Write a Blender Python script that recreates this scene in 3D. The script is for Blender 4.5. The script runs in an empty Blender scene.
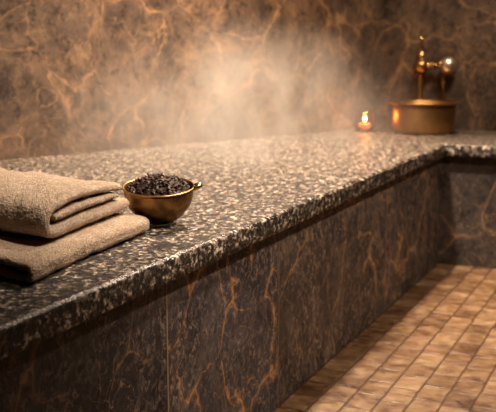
import bpy, bmesh, math, random
from mathutils import Vector, noise
random.seed(7)
scene = bpy.context.scene
COL = scene.collection
ZB = 0.55            # top of the stone bench
R = math.radians

# ------------------------------------------------------------------ helpers
def link(name, bm, mat, parent=None, smooth=True):
    me = bpy.data.meshes.new(name)
    bmesh.ops.recalc_face_normals(bm, faces=bm.faces)
    bm.to_mesh(me); bm.free()
    if smooth:
        for p in me.polygons: p.use_smooth = True
    o = bpy.data.objects.new(name, me)
    if mat: me.materials.append(mat)
    COL.objects.link(o)
    if parent: o.parent = parent
    return o

def tag(o, label=None, cat=None, group=None, kind=None):
    if label: o['label'] = label
    if cat: o['category'] = cat
    if group: o['group'] = group
    if kind: o['kind'] = kind
    return o

def empty(name, loc):
    o = bpy.data.objects.new(name, None)
    o.empty_display_size = .05
    COL.objects.link(o); o.location = loc
    return o

def lathe(bm, prof, n=64, c=(0, 0, 0), close=False):
    """profile of (r, z) revolved about z"""
    rings = []
    for r, z in prof:
        if r < 1e-6:
            rings.append([bm.verts.new((c[0], c[1], c[2] + z))])
        else:
            rings.append([bm.verts.new((c[0] + r * math.cos(2 * math.pi * i / n),
                                        c[1] + r * math.sin(2 * math.pi * i / n), c[2] + z)) for i in range(n)])
    pairs = list(zip(rings, rings[1:]))
    if close: pairs.append((rings[-1], rings[0]))
    for a, b in pairs:
        for i in range(n):
            j = (i + 1) % n
            if len(a) == 1 and len(b) == 1: continue
            if len(a) == 1: bm.faces.new((a[0], b[i], b[j]))
            elif len(b) == 1: bm.faces.new((a[i], a[j], b[0]))
            else: bm.faces.new((a[i], a[j], b[j], b[i]))

def tube(bm, pts, rad, n=16, caps=True):
    pts = [Vector(p) for p in pts]
    rads = rad if isinstance(rad, (list, tuple)) else [rad] * len(pts)
    rings = []
    ref = Vector((0, 0, 1))
    d0 = (pts[1] - pts[0]).normalized()
    if abs(d0.dot(ref)) > .9: ref = Vector((1, 0, 0))
    for i, p in enumerate(pts):
        d = (pts[min(i + 1, len(pts) - 1)] - pts[max(i - 1, 0)]).normalized()
        a = (ref - d * ref.dot(d)).normalized(); b = d.cross(a)
        ref = a
        rings.append([bm.verts.new(p + (a * math.cos(2 * math.pi * k / n) + b * math.sin(2 * math.pi * k / n)) * rads[i]) for k in range(n)])
    for a, b in zip(rings, rings[1:]):
        for k in range(n):
            bm.faces.new((a[k], a[(k + 1) % n], b[(k + 1) % n], b[k]))
    if caps:
        bm.faces.new(rings[0]); bm.faces.new(rings[-1])

def prism(bm, poly, z0, z1):
    lo = [bm.verts.new((x, y, z0)) for x, y in poly]
    hi = [bm.verts.new((x, y, z1)) for x, y in poly]
    bm.faces.new(lo); bm.faces.new(hi)
    n = len(poly)
    for i in range(n):
        bm.faces.new((lo[i], lo[(i + 1) % n], hi[(i + 1) % n], hi[i]))

def box(bm, x0, x1, y0, y1, z0, z1):
    prism(bm, [(x0, y0), (x1, y0), (x1, y1), (x0, y1)], z0, z1)

def catmull(pts, per=10):
    P = [Vector(p) for p in pts]
    P = [P[0] * 2 - P[1]] + P + [P[-1] * 2 - P[-2]]
    out = []
    for i in range(1, len(P) - 2):
        for k in range(per):
            t = k / per
            a, b, c, d = P[i - 1], P[i], P[i + 1], P[i + 2]
            out.append(.5 * ((2 * b) + (c - a) * t + (2 * a - 5 * b + 4 * c - d) * t * t + (3 * b - a - 3 * c + d) * t ** 3))
    out.append(P[-2])
    return out

def catmull_prof(p):
    return [(max(0, v.x), v.y) for v in catmull(p, 5)]

# ------------------------------------------------------------------ materials
class NT:
    def __init__(s, name):
        s.m = bpy.data.materials.new(name); s.m.use_nodes = True
        s.t = s.m.node_tree; s.t.nodes.clear()
        s.out = s.t.nodes.new('ShaderNodeOutputMaterial')
    def n(s, typ, **kw):
        nd = s.t.nodes.new(typ)
        for k, v in kw.items():
            if k.startswith('i_'):
                key = k[2:]
                key = int(key) if key.isdigit() else key.replace('_', ' ')
                s.set(nd.inputs[key], v)
            else: setattr(nd, k, v)
        return nd
    def set(s, sock, v):
        if isinstance(v, bpy.types.NodeSocket): s.t.links.new(v, sock)
        else: sock.default_value = v
    def math(s, op, a, b=0.0, c=0.0, clamp=False):
        nd = s.t.nodes.new('ShaderNodeMath'); nd.operation = op; nd.use_clamp = clamp
        s.set(nd.inputs[0], a); s.set(nd.inputs[1], b)
        if op in ('MULTIPLY_ADD', 'WRAP', 'COMPARE', 'SMOOTH_MIN'): s.set(nd.inputs[2], c)
        return nd.outputs[0]
    def vmath(s, op, a, b):
        nd = s.t.nodes.new('ShaderNodeVectorMath'); nd.operation = op
        s.set(nd.inputs[0], a)
        if op == 'SCALE': s.set(nd.inputs['Scale'], b)
        else: s.set(nd.inputs[1], b)
        return nd.outputs[0]
    def mix(s, f, a, b, blend='MIX'):
        nd = s.t.nodes.new('ShaderNodeMix'); nd.data_type = 'RGBA'; nd.blend_type = blend
        s.set(nd.inputs[0], f); s.set(nd.inputs[6], a); s.set(nd.inputs[7], b)
        return nd.outputs[2]
    def ramp(s, f, stops, interp='LINEAR'):
        nd = s.t.nodes.new('ShaderNodeValToRGB'); cr = nd.color_ramp; cr.interpolation = interp
        while len(cr.elements) < len(stops): cr.elements.new(.5)
        for e, (p, c) in zip(cr.elements, stops):
            e.position = p
            e.color = (c, c, c, 1) if isinstance(c, (int, float)) else (*c, 1)
        s.set(nd.inputs[0], f)
        return nd.outputs[0]
    def noise(s, vec, scale, detail=4, rough=.55, dist=0.0, color=False):
        nd = s.n('ShaderNodeTexNoise', i_Vector=vec, i_Scale=scale, i_Detail=detail, i_Roughness=rough, i_Distortion=dist)
        return nd.outputs['Color' if color else 'Fac']
    def voro(s, vec, scale, feature='F1', out='Distance', rand=1.0):
        nd = s.n('ShaderNodeTexVoronoi', feature=feature)
        s.set(nd.inputs['Vector'], vec); s.set(nd.inputs['Scale'], scale); s.set(nd.inputs['Randomness'], rand)
        return nd.outputs[out]
    def warp(s, vec, scale, amt, detail=3):
        c = s.noise(vec, scale, detail, .6, 0, True)
        c = s.vmath('SUBTRACT', c, (.5, .5, .5))
        return s.vmath('ADD', vec, s.vmath('SCALE', c, amt))
    def obj(s):
        return s.n('ShaderNodeTexCoord').outputs['Object']
    def mapping(s, vec, scale=(1, 1, 1), rot=(0, 0, 0), loc=(0, 0, 0)):
        return s.n('ShaderNodeMapping', i_Vector=vec, i_Scale=scale, i_Rotation=rot, i_Location=loc).outputs[0]
    def bump(s, h, strength=.3, dist=.01, normal=None):
        nd = s.n('ShaderNodeBump', i_Height=h, i_Strength=strength, i_Distance=dist)
        if normal: s.set(nd.inputs['Normal'], normal)
        return nd.outputs[0]
    def bsdf(s, **kw):
        b = s.t.nodes.new('ShaderNodeBsdfPrincipled')
        for k, v in kw.items(): s.set(b.inputs[k.replace('_', ' ')], v)
        s.t.links.new(b.outputs[0], s.out.inputs['Surface'])
        return b

def granite(name='speckled_granite', polish=False):
    s = NT(name); v = s.obj()
    w = s.warp(v, 70, .012)
    w2 = s.mapping(w, (1, .7, 1), (0, 0, .5))
    c = s.n('ShaderNodeTexVoronoi', feature='F1', i_Vector=w2, i_Scale=150).outputs['Color']
    val = s.n('ShaderNodeSeparateColor', i_0=c).outputs[0]
    big = s.noise(w, 60, 5, .7)
    f = s.math('ADD', s.math('MULTIPLY', val, .42), s.math('MULTIPLY', s.math('SUBTRACT', big, .5), 2.2))
    f = s.math('ADD', f, .235)
    col = s.ramp(f, [(.22, (.011, .008, .007)), (.38, (.045, .031, .023)), (.51, (.155, .112, .080)), (.64, (.43, .345, .26)), (.82, (.88, .78, .65))])
    big2 = s.ramp(s.noise(s.warp(v, 30, .02), 27, 4, .6), [(.40, .8), (.48, 0.)])
    col = s.mix(big2, col, (.020, .014, .011, 1))
    bl = s.noise(s.warp(v, 60, .014), 54, 3, .6)
    col = s.mix(s.ramp(bl, [(.44, .97), (.48, 0.)]), col, (.011, .009, .008, 1))
    h = s.math('ADD', f, s.math('MULTIPLY', bl, 1.5))
    nrm = s.bump(h, .25 if polish else .8, .007)
    rg = s.ramp(s.noise(v, 70, 3), [(.3, .18 if polish else .26), (.7, .32 if polish else .55)])
    b = s.bsdf(Base_Color=col, Roughness=rg, Normal=nrm); b.inputs['Specular IOR Level'].default_value = .5 if polish else .3
    return s.m

def marble(name, lo, hi, gold, tan, vscale, vwidth, fleck, halo=.6, rough=.35, seed=0.0, stretch=(1, 1, 1), rot=(0, 0, 0), blotch=.4, fscale=34):
    s = NT(name); v0 = s.mapping(s.obj(), stretch, rot, (seed, seed * .7, seed * .3))
    w = s.warp(v0, 1.7, .5, 2)
    wf = s.warp(s.warp(w, 6, .10, 3), 26, .026, 4)
    cloud = s.noise(wf, 4.2, 8, .72)
    col = s.ramp(cloud, [(.34, lo), (.50, tuple(a * .6 + b * .4 for a, b in zip(lo, hi))), (.68, hi)])
    # tan clouds bleeding out of the veins
    cl2 = s.noise(s.warp(w, 8, .12, 5), 6.5, 8, .74)
    col = s.mix(s.math('MULTIPLY', s.ramp(cl2, [(.50, 0.), (.70, 1.)]), blotch), col, (*tan, 1))
    # small angular flecks
    fl = s.noise(s.warp(v0, 20, .05), fscale, 6, .72, .8)
    flm = s.ramp(fl, [(.50, 0.), (.64, 1.)])
    patch = s.ramp(s.noise(v0, 3.5, 4, .6), [(.36, .2), (.62, 1.)])
    col = s.mix(s.math('MULTIPLY', s.math('MULTIPLY', flm, patch), fleck), col, (*tan, 1))
    dk = s.ramp(s.noise(s.warp(v0, 16, .05), fscale * .8, 5, .7), [(.36, .8), (.47, 0.)])
    col = s.mix(s.math('MULTIPLY', dk, .8), col, (*[c * .35 for c in lo], 1))
    # veins: borders of two strongly distorted cell nets, broken up by noise
    e1 = s.voro(wf, vscale, 'DISTANCE_TO_EDGE')
    e2 = s.voro(s.warp(s.mapping(wf, (1, 1, 1), (.4, .7, .2), (3, 1, 2)), 12, .08), vscale * 2.1, 'DISTANCE_TO_EDGE')
    br = s.ramp(s.noise(v0, 5., 5, .65), [(.40, 0.), (.66, 1.)])
    br2 = s.ramp(s.noise(s.mapping(v0, (1, 1, 1), (0, 0, 0), (5, 5, 5)), 4., 5, .65), [(.44, 0.), (.68, 1.)])
    wm = s.math('ADD', s.math('MULTIPLY', br, vwidth), .003)
    m1 = s.math('SUBTRACT', 1., s.math('DIVIDE', e1, wm), 0, True)
    m1 = s.math('MULTIPLY', m1, s.math('MULTIPLY_ADD', br, .6, .4))
    m2 = s.math('SUBTRACT', 1., s.math('DIVIDE', e2, s.math('MULTIPLY_ADD', br2, vwidth * .6, .002)), 0, True)
    m2 = s.math('MULTIPLY', m2, s.math('MULTIPLY_ADD', br2, .9, .15))
    m = s.math('MAXIMUM', m1, m2)
    m = s.math('MULTIPLY', m, s.ramp(s.noise(v0, 30, 5, .7), [(.32, .2), (.58, 1.)]))
    ha = s.math('SUBTRACT', 1., s.math('DIVIDE', e1, s.math('MULTIPLY', wm, 5.)), 0, True)
    ha = s.math('MULTIPLY', s.math('MULTIPLY', ha, br), s.ramp(s.noise(v0, 22, 6, .75), [(.42, 0.), (.62, 1.)]))
    gcol = s.mix(s.ramp(s.noise(v0, 9, 4), [(.35, 0.), (.65, 1.)]), (*gold, 1), (*[a * .5 + b * .6 for a, b in zip(gold, tan)], 1))
    col = s.mix(s.math('MULTIPLY', ha, halo), col, gcol)
    col = s.mix(s.math('MULTIPLY', m, 1.15, 0, True), col, gcol)
    rg = s.ramp(s.noise(v0, 20, 4), [(.3, rough), (.7, min(1, rough + .2))])
    b = s.bsdf(Base_Color=col, Roughness=rg, Normal=s.bump(s.noise(v0, 55, 4), .12, .004)); b.inputs['Specular IOR Level'].default_value = .22
    return s.m

def tiles():
    s = NT('travertine_tiles'); v = s.obj()
    w = s.warp(v, 9, .012, 3)
    sp = s.n('ShaderNodeSeparateXYZ', i_0=w)
    TX, TY = .081, .112
    u = s.math('DIVIDE', s.math('ADD', sp.outputs[0], .934 + TX * 40), TX)
    ix = s.math('FLOOR', u)
    off = s.n('ShaderNodeTexWhiteNoise', noise_dimensions='1D', i_W=ix).outputs[0]
    t = s.math('ADD', s.math('DIVIDE', sp.outputs[1], TY), s.math('ADD', s.math('MULTIPLY', off, .7), 40.))
    iy = s.math('FLOOR', t)
    du = s.math('PINGPONG', u, .5); dt = s.math('PINGPONG', t, .5)
    gx = s.math('SUBTRACT', 1., s.math('DIVIDE', du, .050), 0, True)
    gy = s.math('SUBTRACT', 1., s.math('DIVIDE', dt, .036), 0, True)
    gy = s.math('MULTIPLY', gy, s.ramp(s.noise(v, 14, 3), [(.35, .25), (.6, 1.)]))
    g = s.math('MINIMUM', s.math('MULTIPLY', s.math('MAXIMUM', gx, gy), 1.8), 1.)
    cmb = s.n('ShaderNodeCombineXYZ', i_0=ix, i_1=iy)
    rnd = s.n('ShaderNodeTexWhiteNoise', noise_dimensions='2D', i_Vector=cmb.outputs[0]).outputs[0]
    shift = s.vmath('ADD', v, s.vmath('SCALE', cmb.outputs[0], 1.37))
    cl = s.noise(s.mapping(s.warp(shift, 12, .06), (1., 1.7, 1.)), 13, 6, .65)
    f = s.math('ADD', s.math('MULTIPLY', rnd, .20), s.math('MULTIPLY', cl, .95))
    col = s.ramp(f, [(.40, (.050, .022, .009)), (.52, (.125, .064, .027)), (.64, (.19, .112, .055)), (.80, (.30, .20, .112))])
    pit = s.ramp(s.noise(s.mapping(s.warp(shift, 10, .05), (1, 2.8, 1)), 22, 6, .72), [(.52, 0.), (.66, 1.)])
    col = s.mix(s.math('MULTIPLY', pit, .75), col, (.10, .045, .02, 1))
    col = s.mix(g, col, (.06, .028, .013, 1))
    h = s.math('SUBTRACT', s.math('MULTIPLY', cl, .4), s.math('ADD', g, s.math('MULTIPLY', pit, .3)))
    s.bsdf(Base_Color=col, Roughness=s.ramp(cl, [(.3, .35), (.7, .55)]), Normal=s.bump(h, .6, .004))
    return s.m

def metal(name, c0, c1, rough, bumpy=.08, scale=30):
    s = NT(name); v = s.obj()
    n = s.noise(v, scale, 4, .6)
    col = s.mix(s.ramp(n, [(.35, 0.), (.65, 1.)]), (*c0, 1), (*c1, 1))
    s.bsdf(Base_Color=col, Metallic=1., Roughness=s.ramp(n, [(.3, rough + .14), (.7, rough)]), Normal=s.bump(s.noise(v, scale * 1.3, 3), bumpy, .004))
    return s.m

def terry(name, c0, c1):
    s = NT(name); v = s.obj()
    w = s.warp(v, 220, .004)
    loops = s.voro(w, 430, 'F1', 'Distance')
    big = s.noise(v, 26, 4, .6)
    f = s.math('ADD', s.math('MULTIPLY', big, .6), s.math('MULTIPLY', s.math('SUBTRACT', .5, loops), .45))
    f = s.math('ADD', f, s.math('MULTIPLY', s.math('SUBTRACT', s.noise(v, 210, 3, .75), .45), 1.5))
    col = s.ramp(f, [(.25, c0), (.7, c1)])
    h = s.math('ADD', s.math('SUBTRACT', 1., loops), s.math('MULTIPLY', s.noise(v, 110, 4, .7), 1.2))
    b = s.bsdf(Base_Color=col, Roughness=.95, Normal=s.bump(h, .9, .006))
    b.inputs['Sheen Weight'].default_value = .35; b.inputs['Sheen Roughness'].default_value = .6
    b.inputs['Sheen Tint'].default_value = (.9, .75, .58, 1)
    b.inputs['Specular IOR Level'].default_value = .15
    return s.m

def plain(name, col, rough=.6, **kw):
    s = NT(name); v = s.obj()
    n = s.noise(v, 40, 3)
    c = s.mix(n, (*[x * .75 for x in col], 1), (*[min(1, x * 1.2) for x in col], 1))
    s.bsdf(Base_Color=c, Roughness=rough, **kw)
    return s.m

M_gran = granite()
M_gran_edge = granite('rubbed_granite_edge', True)
M_wall = marble('brown_gold_marble_wall', (.040, .029, .025), (.165, .112, .080), (.36, .21, .11), (.38, .235, .135), 3.3, .018, .36, .75, rough=.45, seed=1.3, blotch=.5, fscale=24)
M_panel = marble('dark_gold_veined_marble_panel', (.012, .013, .020), (.080, .072, .080), (.70, .31, .07), (.34, .245, .185), 4.6, .024, 1., 1., rough=.42, seed=4.1, stretch=(1, 1.1, .9), blotch=.3, fscale=60)
M_panel2 = marble('dark_veined_marble_end_panel', (.020, .018, .019), (.10, .078, .068), (.36, .2, .10), (.2, .135, .09), 3.4, .03, .6, .5, rough=.42, seed=9.4, blotch=.3, fscale=50)
M_panel_a = marble('dark_quiet_marble_panel', (.010, .010, .014), (.062, .054, .056), (.30, .17, .08), (.27, .20, .155), 3.6, .016, 1., .4, rough=.42, seed=7.7, stretch=(1, 1.1, .9), blotch=.22, fscale=56)
M_panel_c = marble('brown_flecked_marble_panel', (.016, .014, .017), (.095, .078, .072), (.50, .27, .10), (.34, .235, .165), 4.0, .018, 1., .7, rough=.42, seed=12.4, stretch=(1, 1.1, .9), blotch=.42, fscale=56)
M_tile = tiles()
M_brass = metal('aged_brass', (.30, .165, .055), (.58, .36, .13), .27, .10, 34)
M_brass_dk = metal('dark_patina_brass', (.16, .09, .035), (.38, .22, .085), .34, .12, 30)
M_basin = metal('smooth_warm_brass', (.40, .22, .08), (.50, .29, .115),   .34, .02, 14)
M_bright = metal('polished_brass', (.78, .52, .22), (.9, .64, .32), .16, .03, 20)
M_chrome = metal('pale_worn_nickel', (.68, .58, .46), (.85, .75, .62), .34, .05, 40)
M_towel = terry('beige_terry', (.46, .33, .235), (.90, .73, .57))
M_towel2 = terry('sand_terry', (.44, .31, .215), (.87, .69, .53))
M_joint = plain('pale_stone_joint', (.27, .18, .115), .7)
M_ceil = plain('warm_plaster', (.30, .20, .13), .9)

# ------------------------------------------------------------------ room shell
XR, YN, YE, ZC = 1.5, -.9, 4.88, 2.5
WA = (-2.321, 2.792); WB = (-1.447, 4.88)
k = (YN - WA[1]) / (WB[1] - WA[1]); WN = (WA[0] + (WB[0] - WA[0]) * k, YN)   # near end of the slanted wall

bm = bmesh.new(); box(bm, WN[0] - .3, XR + .2, YN - .2, YE + .2, -.12, 0)
tag(link('floor', bm, M_tile, smooth=False), kind='structure')
bm = bmesh.new(); box(bm, WN[0] - .3, XR + .2, YN - .2, YE + .2, ZC, ZC + .12)
tag(link('ceiling', bm, M_ceil, smooth=False), kind='structure')
def wall(name, a, b, thick, mat, z0=0, z1=ZC):
    """a to b is the inner face; the thickness goes to its left"""
    d = (Vector(b) - Vector(a)).normalized(); n = Vector((-d.y, d.x)) * thick
    bm = bmesh.new()
    prism(bm, [tuple(a), tuple(b), tuple(Vector(b) + n), tuple(Vector(a) + n)], z0, z1)
    return tag(link(name, bm, mat, smooth=False), kind='structure')
wall('wall_left', WN, WB, .15, M_wall)
wall('wall_back', WB, (XR, YE), .15, M_wall)
wall('wall_right', (XR, YE), (XR, YN), .15, M_wall)
wall('wall_front', (XR, YN), WN, .15, M_wall)
# thin raised marble splash panel on the wall behind the fountain
d = (Vector(WB) - Vector(WA)).normalized(); nn = Vector((d.y, -d.x))
p0 = Vector((-1.425, YE)); p1 = Vector((XR - .9, YE)); d = Vector((1, 0)); nn = Vector((0, -1))
bm = bmesh.new(); prism(bm, [tuple(p0), tuple(p1), tuple(p1 + nn * .008), tuple(p0 + nn * .008)], ZB + .001, 1.105)
tag(link('trim_1', bm, M_wall, smooth=False), kind='structure')

# ------------------------------------------------------------------ the bench
PX, RY = -.935, 4.113            # front faces of the base
EX, EY = -.910, 4.078            # front edges of the slab
def lx(y): return WA[0] + (WB[0] - WA[0]) * (y - WA[1]) / (WB[1] - WA[1])
g = .004
base = empty('bench_base', (PX, RY, 0))
tag(base, 'dark gold-veined marble base of the bench, rising from the tiled floor', 'bench')
def part(name, bm, mat, root, smooth=False, **kw):
    o = link(name, bm, mat, root, smooth)
    if root: o.matrix_parent_inverse = root.matrix_world.inverted() if False else o.matrix_parent_inverse
    for v in o.data.vertices: v.co -= root.location if not root.parent else (root.location + root.parent.location)
    return o
TH = .03
bm = bmesh.new()
prism(bm, [(lx(YN + g) + .02, YN + g), (PX - TH - .001, YN + g), (PX - TH - .001, RY + TH + .001), (XR - g, RY + TH + .001), (XR - g, YE - g), (lx(YE - g) + .012, YE - g)], 0, ZB - .052)
part('core', bm, M_panel2, base)
seams = [YN + g, .55, 1.629, 2.233, 3.257, RY + TH]
for i in range(len(seams) - 1):
    a, b = seams[i], seams[i + 1]
    bm = bmesh.new(); box(bm, PX - TH, PX, a + .0015, b - (.0015 if i < 4 else 0), 0.0005, ZB - .052)
    bmesh.ops.bevel(bm, geom=[e for e in bm.edges], offset=.0012, segments=1, affect='EDGES')
    part('front_panel', bm, (M_panel_a, M_panel_a, M_panel, M_panel_c, M_panel_c)[i], base)
for a, w in ((.55, .004), (1.629, .005), (2.233, .0025), (3.257, .003)):
    bm = bmesh.new(); box(bm, PX - TH + .004, PX + .0006, a - w / 2, a + w / 2, 0.001, ZB - .0525)
    o = part('joint_strip', bm, M_joint, base); o['label'] = 'thin pale joint between two panels'
bm = bmesh.new(); box(bm, PX + .0006, XR - g, RY, RY + TH, 0.0005, ZB - .052)
bmesh.ops.bevel(bm, geom=[e for e in bm.edges], offset=.0012, segments=1, affect='EDGES')
part('return_panel', bm, M_panel2, base)

# granite slab: L shaped, slightly uneven bevelled front edge
poly = [(lx(YN + g) + .006, YN + g)]
yy = YN + g; front = []
ys = [YN + g + (EY - YN - g) * i / 240 for i in range(241)]
for y in ys[:-1]: front.append((EX, y))
xs = [EX + (XR - g - EX) * i / 100 for i in range(101)]
ret = [(x, EY) for x in xs]
poly += front + ret + [(XR - g, YE - g), (lx(YE - g) + .006, YE - g)]
bm = bmesh.new()
def ring(dz, inset):
    vs = []
    for i, (x, y) in enumerate(poly):
        X, Y, Zo = x, y, 0
        if 1 <= i <= len(front): 
            n_ = noise.noise((y * 18, dz * 30, 3)) * .0012 + noise.noise((y * 70, dz * 30, 7)) * .0008
            X = x - inset + n_; Zo = noise.noise((y * 40, 1.5, 9)) * .0007 * (1 if inset > 0 else 0)
        elif i > len(front) and i <= len(front) + len(ret):
            n_ = noise.noise((x * 18, dz * 30, 13)) * .0012
            Y = y + inset + n_
            if i == len(front) + 1: X = x - inset
        vs.append(bm.verts.new((X, Y, ZB + dz + Zo)))
    return vs
rings = [ring(-.0515, .002), ring(-.0495, 0), ring(-.03, 0), ring(-.007, 0), ring(-.0050, .0006), ring(-.0036, .0018), ring(-.0014, .0062), ring(0, .0105)]
for a, b in zip(rings, rings[1:]):
    for i in range(len(a)):
        j = (i + 1) % len(a); bm.faces.new((a[i], a[j], b[j], b[i]))
bm.faces.new(rings[0]); bm.faces.new(rings[-1])
slab = link('bench_slab', bm, M_gran, smooth=False)
slab.data.materials.append(M_gran_edge)
for p in slab.data.polygons:
    if len(p.vertices) == 4:
        p.use_smooth = True
        if p.normal.z > .35: p.material_index = 1
tag(slab, 'thick speckled brown granite slab topping the whole L-shaped bench', 'bench top')

# ------------------------------------------------------------------ folded towels
def ribbon(path, th, T, Nt, place, amp, seed, bulge=None, bm=None, thick=None):
    """closed cloth strip following path (s, z), swept along t and rounded at both cut sides"""
    bm = bm or bmesh.new(); P = catmull(path, 9); n = len(P); rows = []
    TK = [v_.x for v_ in catmull([(q_, 0) for q_ in thick], 9)] if thick else [th] * n
    tl = [0, .003, .008, .016] + [.016 + (T - .032) * i / Nt for i in range(1, Nt)] + [T - .016, T - .008, T - .003, T]
    for t in tl:
        e = min(t, T - t); sc = 1 if e >= .016 else math.sqrt(max(0, 1 - (1 - e / .016) ** 2)) * .75 + .25
        L, Rr = [], []
        for i, p in enumerate(P):
            q = P[min(i + 1, n - 1)] - P[max(i - 1, 0)]; q = q.normalized() if q.length else Vector((1, 0))
            nr = Vector((-q.y, q.x))
            e2 = min(i, n - 1 - i); ends = (.45, .75, .92)[e2] if e2 < 3 else 1
            h = TK[i] / 2 * sc * ends
            w = Vector((noise.noise((p.x * 9, t * 8, seed)), noise.noise((p.x * 8, t * 9, seed + 5 + p.y * 14)))) * amp
            w.y += noise.noise((p.x * 34, t * 34, seed + 9 + p.y * 20)) * amp * .22
            c = p + w
            if bulge: c = bulge(c, t)
            L.append(c + nr * h); Rr.append(c - nr * h)
        loop = L + Rr[::-1]
        rows.append([bm.verts.new(place(c.x, t, max(c.y, .0004))) for c in loop])
    m = len(rows[0])
    for a, b in zip(rows, rows[1:]):
        for i in range(m):
            bm.faces.new((a[i], a[(i + 1) % m], b[(i + 1) % m], b[i]))
    for r in (rows[0], rows[-1]):
        for i in range(n - 1):
            bm.faces.new((r[i], r[i + 1], r[m - 2 - i], r[m - 1 - i]))
    return bm

def fuzz(o):
    m = o.modifiers.new('smooth', 'SUBSURF'); m.levels = m.render_levels = 2
    for sz, st in ((.0055, .0030), (.030, .0045)):
        t = bpy.data.textures.new('terry_%g' % sz, 'CLOUDS'); t.noise_scale = sz; t.noise_depth = 1
        m = o.modifiers.new('pile', 'DISPLACE'); m.texture = t; m.strength = st; m.mid_level = .62; m.texture_coords = 'LOCAL'
U = Vector((-.127, .992, 0)).normalized(); V = Vector((-.970, .243, 0)).normalized()
# lower towel: folded once, its fold faces the front edge of the slab
O1 = Vector((-1.016, 1.296, ZB + .0008))
LOWTAG = ('beige terry towel folded flat on the granite slab, under a thicker folded towel', 'towel', 'folded beige towels')
def pl1(a, t, z):
    s = t
    # the right-hand end of the front fold tapers and sits a little lower
    zz = z * (1 - .12 * max(0, (s - .3) / .23))
    p = U * s + V * a; return (p.x, p.y, zz)
def b1(c, t): return Vector((c.x + .006 * math.sin(t * 9), c.y))
p1_ = [(.47, .0335), (.30, .034), (.10, .034), (.035, .0335), (.012, .030), (.0098, .0205), (.013, .0125), (.035, .0098), (.10, .0096), (.30, .0096), (.46, .0096)]
bm = ribbon(p1_, .0186, .522, 46, pl1, .0034, 2.0, b1)
low = link('folded_towel', bm, M_towel2); low.location = O1; fuzz(low); tag(low, *LOWTAG)

# upper towel: rolled over on itself in three layers, the layers show at the front
O2 = Vector((-1.086, 1.432, ZB + .0475))
UPTAG = ('thick beige terry towel folded in three, lying on top of the flat towel', 'towel', 'folded beige towels')
def pl2(s, t, z):
    skew = .045 * max(0, .1 - t)          # front side leans out a touch at the fold
    p = U * s + V * t; return (p.x, p.y, z)
def b2(c, t):
    # soft hump: the fold sags towards the cut front side, the right end droops
    z = c.y * (1 + .05 * math.sin(min(1, t / .35) * math.pi / 2) * (1 - c.x / .5))
    if c.y > .05: z -= .014 * max(0, (c.x - .22) / .14) ** 2 * .5
    return Vector((c.x - .012 * math.sin(t * 7), z))
p2_ = [(.352, .0640), (.32, .0655), (.27, .0685), (.20, .0725), (.12, .0735), (.06, .0695), (.026, .0600), (.0115, .0435), (.0125, .0270), (.028, .0180), (.070, .0168),
       (.14, .0168), (.22, .0168), (.30, .0168), (.355, .0168), (.392, .0175)]
tk_ = [.0205, .0215, .021, .021, .022, .022, .0215, .022, .024, .028, .031, .033, .033, .0325, .031, .026]
bm = ribbon(p2_, .0175, .50, 44, pl2, .0058, 6.0, b2, None, tk_)
# inner layer tucked into the fold
p3_ = [(.040, .0450), (.060, .0455), (.11, .0470), (.18, .0475), (.25, .0470), (.30, .0460), (.338, .0440)]
bm = ribbon(p3_, .0165, .49, 44, pl2, .0030, 9.0, b2, bm, [.014, .018, .021, .021, .019, .018, .015])
upt = link('folded_towel', bm, M_towel); upt.location = O2; fuzz(upt); tag(upt, *UPTAG)

# ------------------------------------------------------------------ brass bowl
from mathutils import Matrix
RB, HB = .0840, .091
HA = R(24.67)                                   # the round-bottomed bowl leans a little towards the front edge
TILT = Matrix.Rotation(R(8), 3, Vector((math.cos(HA), math.sin(HA), 0)))
outer = [(0, 0), (.018, .0005), (.034, .0042), (.050, .0140), (.063, .0275), (.0745, .0435), (.0813, .062), (.0848, HB - .003)]
low_z = min((TILT @ Vector((r * math.cos(a), r * math.sin(a), z))).z for r, z in outer for a in [k * math.pi / 90 for k in range(180)])
BC = Vector((-1.120, 1.924, ZB + .0010 - low_z))
bowl = empty('brass_bowl', BC); bowl.rotation_euler = TILT.to_euler()
tag(bowl, 'round brass bowl with a small lug handle, standing beside the folded towels', 'bowl')
inner = [(.0824, HB - .003), (.0788, .062), (.0720, .0450), (.0605, .0297), (.048, .0168), (.033, .007), (0, .0030)]
bm = bmesh.new(); lathe(bm, catmull_prof(outer) + catmull_prof(inner), 96); o = link('body', bm, M_brass_dk, bowl)
bm = bmesh.new()
lathe(bm, [(.0822, HB - .0036), (.0848, HB - .0040), (.0866, HB - .0026), (.0872, HB - .0004), (.0862, HB + .0008), (.0842, HB + .0008), (.0824, HB - .0006)], 96, close=True)
o = link('rim', bm, M_brass, bowl); o['label'] = 'brighter rubbed rim'
hd = Vector((math.cos(HA), math.sin(HA), 0)); hs = Vector((-hd.y, hd.x, 0))
bm = bmesh.new(); pts = []
for i in range(15):
    a = math.pi * i / 14
    pts.append(hd * (.0848 + .014 * math.sin(a)) + hs * (.0105 * math.cos(a)) + Vector((0, 0, HB - .004 + .006 * math.sin(a))))
tube(bm, pts, [.0056 + .0016 * math.sin(math.pi * i / 14) for i in range(15)], 14)
o = link('handle', bm, M_bright, bowl); o['label'] = 'bright lug handle'

# dark dried leaves heaped in the bowl
def herbs():
    s = NT('dark_dried_leaf'); v = s.obj()
    n = s.noise(v, 90, 4)
    rnd = s.n('ShaderNodeAttribute', attribute_name='tone').outputs['Fac']
    col = s.mix(s.ramp(n, [(.3, 0.), (.7, 1.)]), (.011, .006, .0045, 1), (.048, .024, .016, 1))
    col = s.mix(s.ramp(rnd, [(.72, 0.), (1., .8)]), col, (.15, .085, .052, 1))
    b = s.bsdf(Base_Color=col, Roughness=.45, Normal=s.bump(s.noise(v, 420, 3), .5, .002)); b.inputs['Specular IOR Level'].default_value = .22
    return s.m
M_herb = herbs()
bm = bmesh.new(); tone = bm.verts.layers.float.new('tone')
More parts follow.
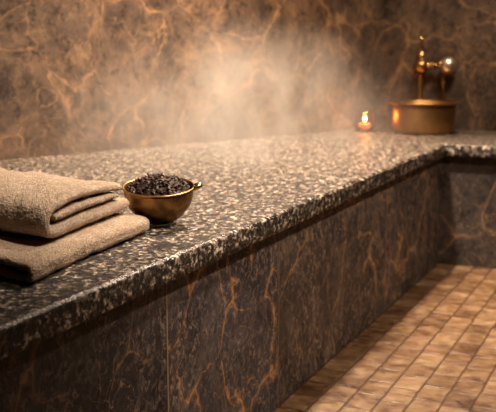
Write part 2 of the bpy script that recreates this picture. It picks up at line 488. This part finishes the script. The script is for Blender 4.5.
# the heap itself
nr_, na_ = 14, 48; rings = []
def heap_z(r, a):
    q = r / .0755
    return HB - .006 + .025 * (1 - q ** 2) + .002 * noise.noise((math.cos(a) * r * 60, math.sin(a) * r * 60, 2))
top = [[bm.verts.new((  .0745 * i / nr_ * math.cos(2 * math.pi * j / na_),   .0745 * i / nr_ * math.sin(2 * math.pi * j / na_), heap_z(  .0745 * i / nr_, 2 * math.pi * j / na_))) for j in range(na_)] for i in range(1, nr_ + 1)]
bot = [bm.verts.new((.038 * math.cos(2 * math.pi * j / na_), .038 * math.sin(2 * math.pi * j / na_), .0185)) for j in range(na_)]
c0 = bm.verts.new((0, 0, heap_z(0, 0)))
for j in range(na_):
    q = (j + 1) % na_
    bm.faces.new((c0, top[0][j], top[0][q]))
    for a, b in zip(top, top[1:]): bm.faces.new((a[j], b[j], b[q], a[q]))
    bm.faces.new((top[-1][j], bot[j], bot[q], top[-1][q]))
bm.faces.new(bot)
for v_ in bm.verts: v_[tone] = 0
# curled shreds on it
from mathutils import Euler
for i in range(300):
    r = .071 * math.sqrt(random.random()); a = random.random() * 2 * math.pi
    L = random.uniform(.012, .023); W = random.uniform(.0045, .0085); cu = random.uniform(.3, 1.3) * random.choice((-1, 1))
    mt = Euler((random.uniform(-.55, .55), random.uniform(-.55, .55), random.random() * 6.28)).to_matrix()
    base_ = Vector((r * math.cos(a), r * math.sin(a), heap_z(r, a) + random.uniform(0., .0045)))
    tn = random.random()
    rows = []
    for k in range(7):
        u = k / 6 - .5; w = W * math.sqrt(max(.04, 1 - (2 * u) ** 2))
        cx_ = L * u; cz = cu * L * (u * u - .08) * .8
        row = []
        for (dy, dz) in ((1, .25), (.45, -.3), (-.45, -.3), (-1, .25), (-.4, .35), (.4, .35)):
            p = mt @ Vector((cx_, dy * w * .5 * (1 + .25 * noise.noise((k * .7, dy, i))), cz + dz * w * .45)) + base_
            rr = math.hypot(p.x, p.y)
            if rr > .0762: p.x *= .0762 / rr; p.y *= .0762 / rr
            vv = bm.verts.new(p); vv[tone] = tn; row.append(vv)
        rows.append(row)
    for A, B in zip(rows, rows[1:]):
        for k in range(6): bm.faces.new((A[k], A[(k + 1) % 6], B[(k + 1) % 6], B[k]))
    bm.faces.new(rows[0]); bm.faces.new(rows[-1])
hb = link('dried_leaf_heap', bm, M_herb)
hb.location = BC; hb.rotation_euler = TILT.to_euler()
tag(hb, 'heap of dark brown dried leaves filling the small brass bowl', 'dried leaves', kind='stuff')

# ------------------------------------------------------------------ fountain basin
FC = Vector((-1.142, 4.590, ZB + .0008))
basin = empty('brass_basin', FC)
tag(basin, 'wide round brass washing basin standing in the far corner of the bench', 'basin')
HF = .155
bm = bmesh.new()
lathe(bm, [(0, 0), (.135, 0), (.146, .006), (.152, .018), (.154, .06), (.156, .12), (.159, HF - .012), (.156, HF - .012), (.153, .12), (.150, .06), (.147, .022), (.138, .012), (0, .010)], 96)
link('body', bm, M_basin, basin)
bm = bmesh.new()
lathe(bm, [(.1555, HF - .012), (.159, HF - .013), (.186, HF - .006), (.190, HF - .002), (.188, HF + .001), (.168, HF + .001), (.158, HF - .004)], 96, close=True)
o = link('rim', bm, M_brass, basin); o['label'] = 'flared brighter rim'

# ------------------------------------------------------------------ faucet standing in the basin
FY = 4.826
fa = empty('brass_faucet', (-1.222, FY, ZB + .0008))
tag(fa, 'ornate brass faucet with a spired post and round knob, rising from the basin', 'faucet')
zb = ZB + .0008
def fl(z): return z - zb
bm = bmesh.new()
lathe(bm, [(0, 0), (.022, 0), (.022, .006), (.014, .010), (.0115, .02), (.0115, fl(.70)), (.014, fl(.705)), (.0125, fl(.712)), (.0115, fl(.78)), (.0115, fl(.825)), (.015, fl(.832)), (0, fl(.836))], 40)
link('post', bm, M_brass, fa)
bm = bmesh.new()
zc = .874
lathe(bm, [(0, fl(zc) - .040)] + [(.040 * math.sin(a), fl(zc) - .040 * math.cos(a)) for a in [math.pi * i / 20 for i in range(1, 20)]] + [(0, fl(zc) + .040)], 48)
link('ball', bm, M_brass, fa)
bm = bmesh.new()
z = zc + .030
lathe(bm, [(0, fl(z)), (.015, fl(z)), (.012, fl(z + .010)), (.012, fl(z + .018)), (.020, fl(z + .024)), (.0225, fl(z + .031)), (.019, fl(z + .038)), (.010, fl(z + .043)), (.013, fl(z + .054)), (.0135, fl(z + .060)), (.0125, fl(z + .070)), (.0105, fl(z + .088)), (.0085, fl(z + .106)), (.0055, fl(z + .122)), (0, fl(z + .126))], 40)
o = link('finial', bm, M_bright, fa); o['label'] = 'tapering spire on top of the post'
# cross bar with beads towards the right
XK = .128
bm = bmesh.new()
tube(bm, [(.030, 0, fl(zc + .004)), (XK - .03, 0, fl(zc + .012))], .0085, 20)
bm2 = bmesh.new(); bmesh.ops.create_uvsphere(bm, u_segments=24, v_segments=14, radius=.0165)
for v_ in bm.verts[-(24 * 13 + 2):]: v_.co += Vector((.060, 0, fl(zc + .008)))
bm2.free()
link('cross_bar', bm, M_brass, fa)
bm = bmesh.new(); bmesh.ops.create_uvsphere(bm, u_segments=24, v_segments=14, radius=.014)
for v_ in bm.verts: v_.co += Vector((.040, -.004, fl(zc + .006)))
link('bead', bm, M_bright, fa)
bm = bmesh.new(); bmesh.ops.create_uvsphere(bm, u_segments=40, v_segments=24, radius=.045)
for v_ in bm.verts: v_.co += Vector((XK + .012, 0, fl(zc + .006)))
o = link('knob', bm, M_chrome, fa); o['label'] = 'large pale shiny ball knob'
bm = bmesh.new(); bmesh.ops.create_uvsphere(bm, u_segments=24, v_segments=14, radius=.019)
for v_ in bm.verts: v_.co += Vector((XK - .022, -.026, fl(zc + .012)))
link('knob_collar', bm, M_brass, fa)
bm = bmesh.new()
lathe(bm, [(0, 0), (.016, 0), (.016, .005), (.008, .009), (.0075, fl(.70)), (.0075, fl(.775)), (.012, fl(.782)), (.0125, fl(.792)), (.0085, fl(.798)), (.009, fl(.81)), (.0125, fl(.816)), (.010, fl(.824)), (.0085, fl(.842)), (0, fl(.845))], 32, c=(XK - .008, 0, 0))
link('side_post', bm, M_brass_dk, fa)

# ------------------------------------------------------------------ candle in an amber glass
CC = Vector((-1.435, 4.550, ZB + .0008))
def amber():
    s = NT('amber_glass')
    tr = s.n('ShaderNodeBsdfTransparent', i_Color=(.93, .74, .55, 1)); gl = s.n('ShaderNodeBsdfGlossy', i_Color=(1, .85, .65, 1), i_Roughness=.08)
    fr = s.n('ShaderNodeFresnel', i_IOR=1.4)
    mx = s.n('ShaderNodeMixShader', i_0=fr.outputs[0]); s.t.links.new(tr.outputs[0], mx.inputs[1]); s.t.links.new(gl.outputs[0], mx.inputs[2])
    s.t.links.new(mx.outputs[0], s.out.inputs['Surface'])
    return s.m
M_glass = amber()
ho = empty('candle_glass', CC)
tag(ho, 'small amber glass candle cup standing left of the brass basin', 'candle holder')
bm = bmesh.new()
lathe(bm, [(0, 0), (.040, 0), (.047, .004), (.056, .03), (.060, .06), (.057, .09), (.052, .106), (.0502, .107), (.0495, .106), (.0545, .09), (.0572, .06), (.0533, .031), (.0445, .009), (.038, .006), (0, .006)], 64)
link('cup', bm, M_glass, ho)
bm = bmesh.new(); lathe(bm, [(.0492, .1060), (.0535, .1055), (.0540, .1085), (.0515, .1100), (.0490, .1085)], 64, close=True)
link('rim', bm, M_glass, ho)
ca = empty('candle', CC + Vector((0, 0, .0065)))
tag(ca, 'short lit candle burning inside the amber glass cup', 'candle')
s = NT('candle_wax'); b = s.bsdf(Base_Color=(.8, .6, .38, 1), Roughness=.5); b.inputs['Subsurface Weight'].default_value = .3
bm = bmesh.new(); lathe(bm, [(0, 0), (.030, 0), (.031, .002), (.031, .030), (.028, .033), (.010, .031), (0, .0305)], 40)
link('wax', bm, s.m, ca)
bm = bmesh.new(); tube(bm, [(0, 0, .030), (.0005, 0, .040), (.0010, 0, .048)], .0010, 8)
link('wick', bm, plain('charred_wick', (.02, .015, .012), .9), ca)
s = NT('candle_flame')
e = s.n('ShaderNodeEmission', i_Color=(1, .50, .16, 1), i_Strength=260.); s.t.links.new(e.outputs[0], s.out.inputs['Surface'])
bm = bmesh.new(); lathe(bm, [(0, .048), (.004, .050), (.0066, .054), (.0066, .059), (.0040, .064), (.0014, .068), (0, .069)], 24)
link('flame', bm, s.m, ca)

# ------------------------------------------------------------------ steam
def steam(name, c, rad, dens, seed, label, color=(1., .89, .80)):
    s = NT(name + '_vapour'); v = s.obj()
    r = s.n('ShaderNodeVectorMath', operation='LENGTH', i_0=v).outputs['Value']
    fall = s.ramp(r, [(.15, 1.), (.97, 0.)], 'EASE')
    q = s.mapping(v, (rad[0], rad[1], rad[2] * .62), (0, 0, 0), (seed, 0, seed))
    n = s.noise(s.warp(q, 2.2, .6, 3), 3.6, 6, .62)
    n2 = s.ramp(n, [(.42, .03), (.60, 1.)])
    d_ = s.math('MULTIPLY', s.math('MULTIPLY', fall, n2), dens)
    vol = s.n('ShaderNodeVolumeScatter', i_Color=(*color, 1), i_Density=d_, i_Anisotropy=.15)
    s.t.links.new(vol.outputs[0], s.out.inputs['Volume'])
    bm = bmesh.new(); bmesh.ops.create_icosphere(bm, subdivisions=4, radius=1)
    for v_ in bm.verts:
        k_ = 1 + .14 * noise.noise(v_.co * 1.8 + Vector((seed, 0, 0))); v_.co *= k_
        zf = (ZB + .004 - c[2]) / rad[2]
        if v_.co.z < zf: v_.co.z = zf
        P_ = Vector((v_.co.x * rad[0] + c[0], v_.co.y * rad[1] + c[1]))      # stay in front of the slanted wall
        dd = (Vector(WB) - Vector(WA)).normalized(); nw = Vector((dd.y, -dd.x))
        q_ = (P_ - Vector(WA)).dot(nw)
        if q_ < .01:
            P_ += nw * (.01 - q_); v_.co.x = (P_.x - c[0]) / rad[0]; v_.co.y = (P_.y - c[1]) / rad[1]
        v_.co.y = min(v_.co.y, (4.37 - c[1]) / rad[1])
    o = link(name, bm, s.m)
    o.location = c; o.scale = rad
    tag(o, label, 'steam', kind='stuff')
    return o
steam('steam', (-1.50, 3.28, .64), (.72, 1.30, .50), 1.35, 3.1, 'pale warm steam rising off the granite in front of the veined wall')

# ------------------------------------------------------------------ lamps and added fills
def spot(name, loc, target, power, col, size, blend, rad):
    l = bpy.data.lights.new(name, 'SPOT'); l.energy = power; l.color = col; l.spot_size = R(size); l.spot_blend = blend; l.shadow_soft_size = rad
    o = bpy.data.objects.new(name, l); COL.objects.link(o); o.location = loc
    o.rotation_euler = (Vector(target) - Vector(loc)).to_track_quat('-Z', 'Y').to_euler()
    return o
spot('bench_downlight', (-1.15, 3.25, 2.42), (-1.20, 3.05, .5), 460, (1, .79, .60), 98, .9, .08)
spot('wall_downlight', (-1.45, 3.9, 2.44), (-1.80, 3.65, 1.15), 260, (1, .66, .40), 100, 1., .06)
spot('floor_downlight', (.35, 2.4, 2.42), (-.9, 2.7, .5), 162, (1, .79, .60), 82, .9, .06)
spot('towel_fill', (-.25, 1.75, 2.42), (-1.12, 1.78, .6), 150, (1, .80, .61), 32, 1., .05)  # added narrow fill to brighten the towels' right-hand faces, not a room lamp
spot('basin_fill', (-.65, 3.9, 2.42), (-1.05, 4.7, .75), 130, (1, .75, .53), 62, 1., .22)  # added fill that lifts the basin and far wall, stands for no fixture
w = bpy.data.worlds.new('world'); scene.world = w; w.use_nodes = True
w.node_tree.nodes['Background'].inputs[0].default_value = (.02, .014, .010, 1)

# ------------------------------------------------------------------ camera
cam = bpy.data.cameras.new('camera'); co = bpy.data.objects.new('camera', cam); COL.objects.link(co)
co.location = (0, 0, .97); co.rotation_euler = (R(90 - 9.6727), 0, R(24.6738))
cam.sensor_fit = 'HORIZONTAL'; cam.sensor_width = 36; cam.lens = 927 / 496 * 36
cam.clip_start = .05
cam.dof.use_dof = True; cam.dof.focus_distance = 1.95; cam.dof.aperture_fstop = 5.6
scene.camera = co
vs = scene.view_settings
vs.view_transform = 'Standard'; vs.look = 'None'; vs.gamma = 1; vs.use_curve_mapping = False
vs.exposure = 0.3
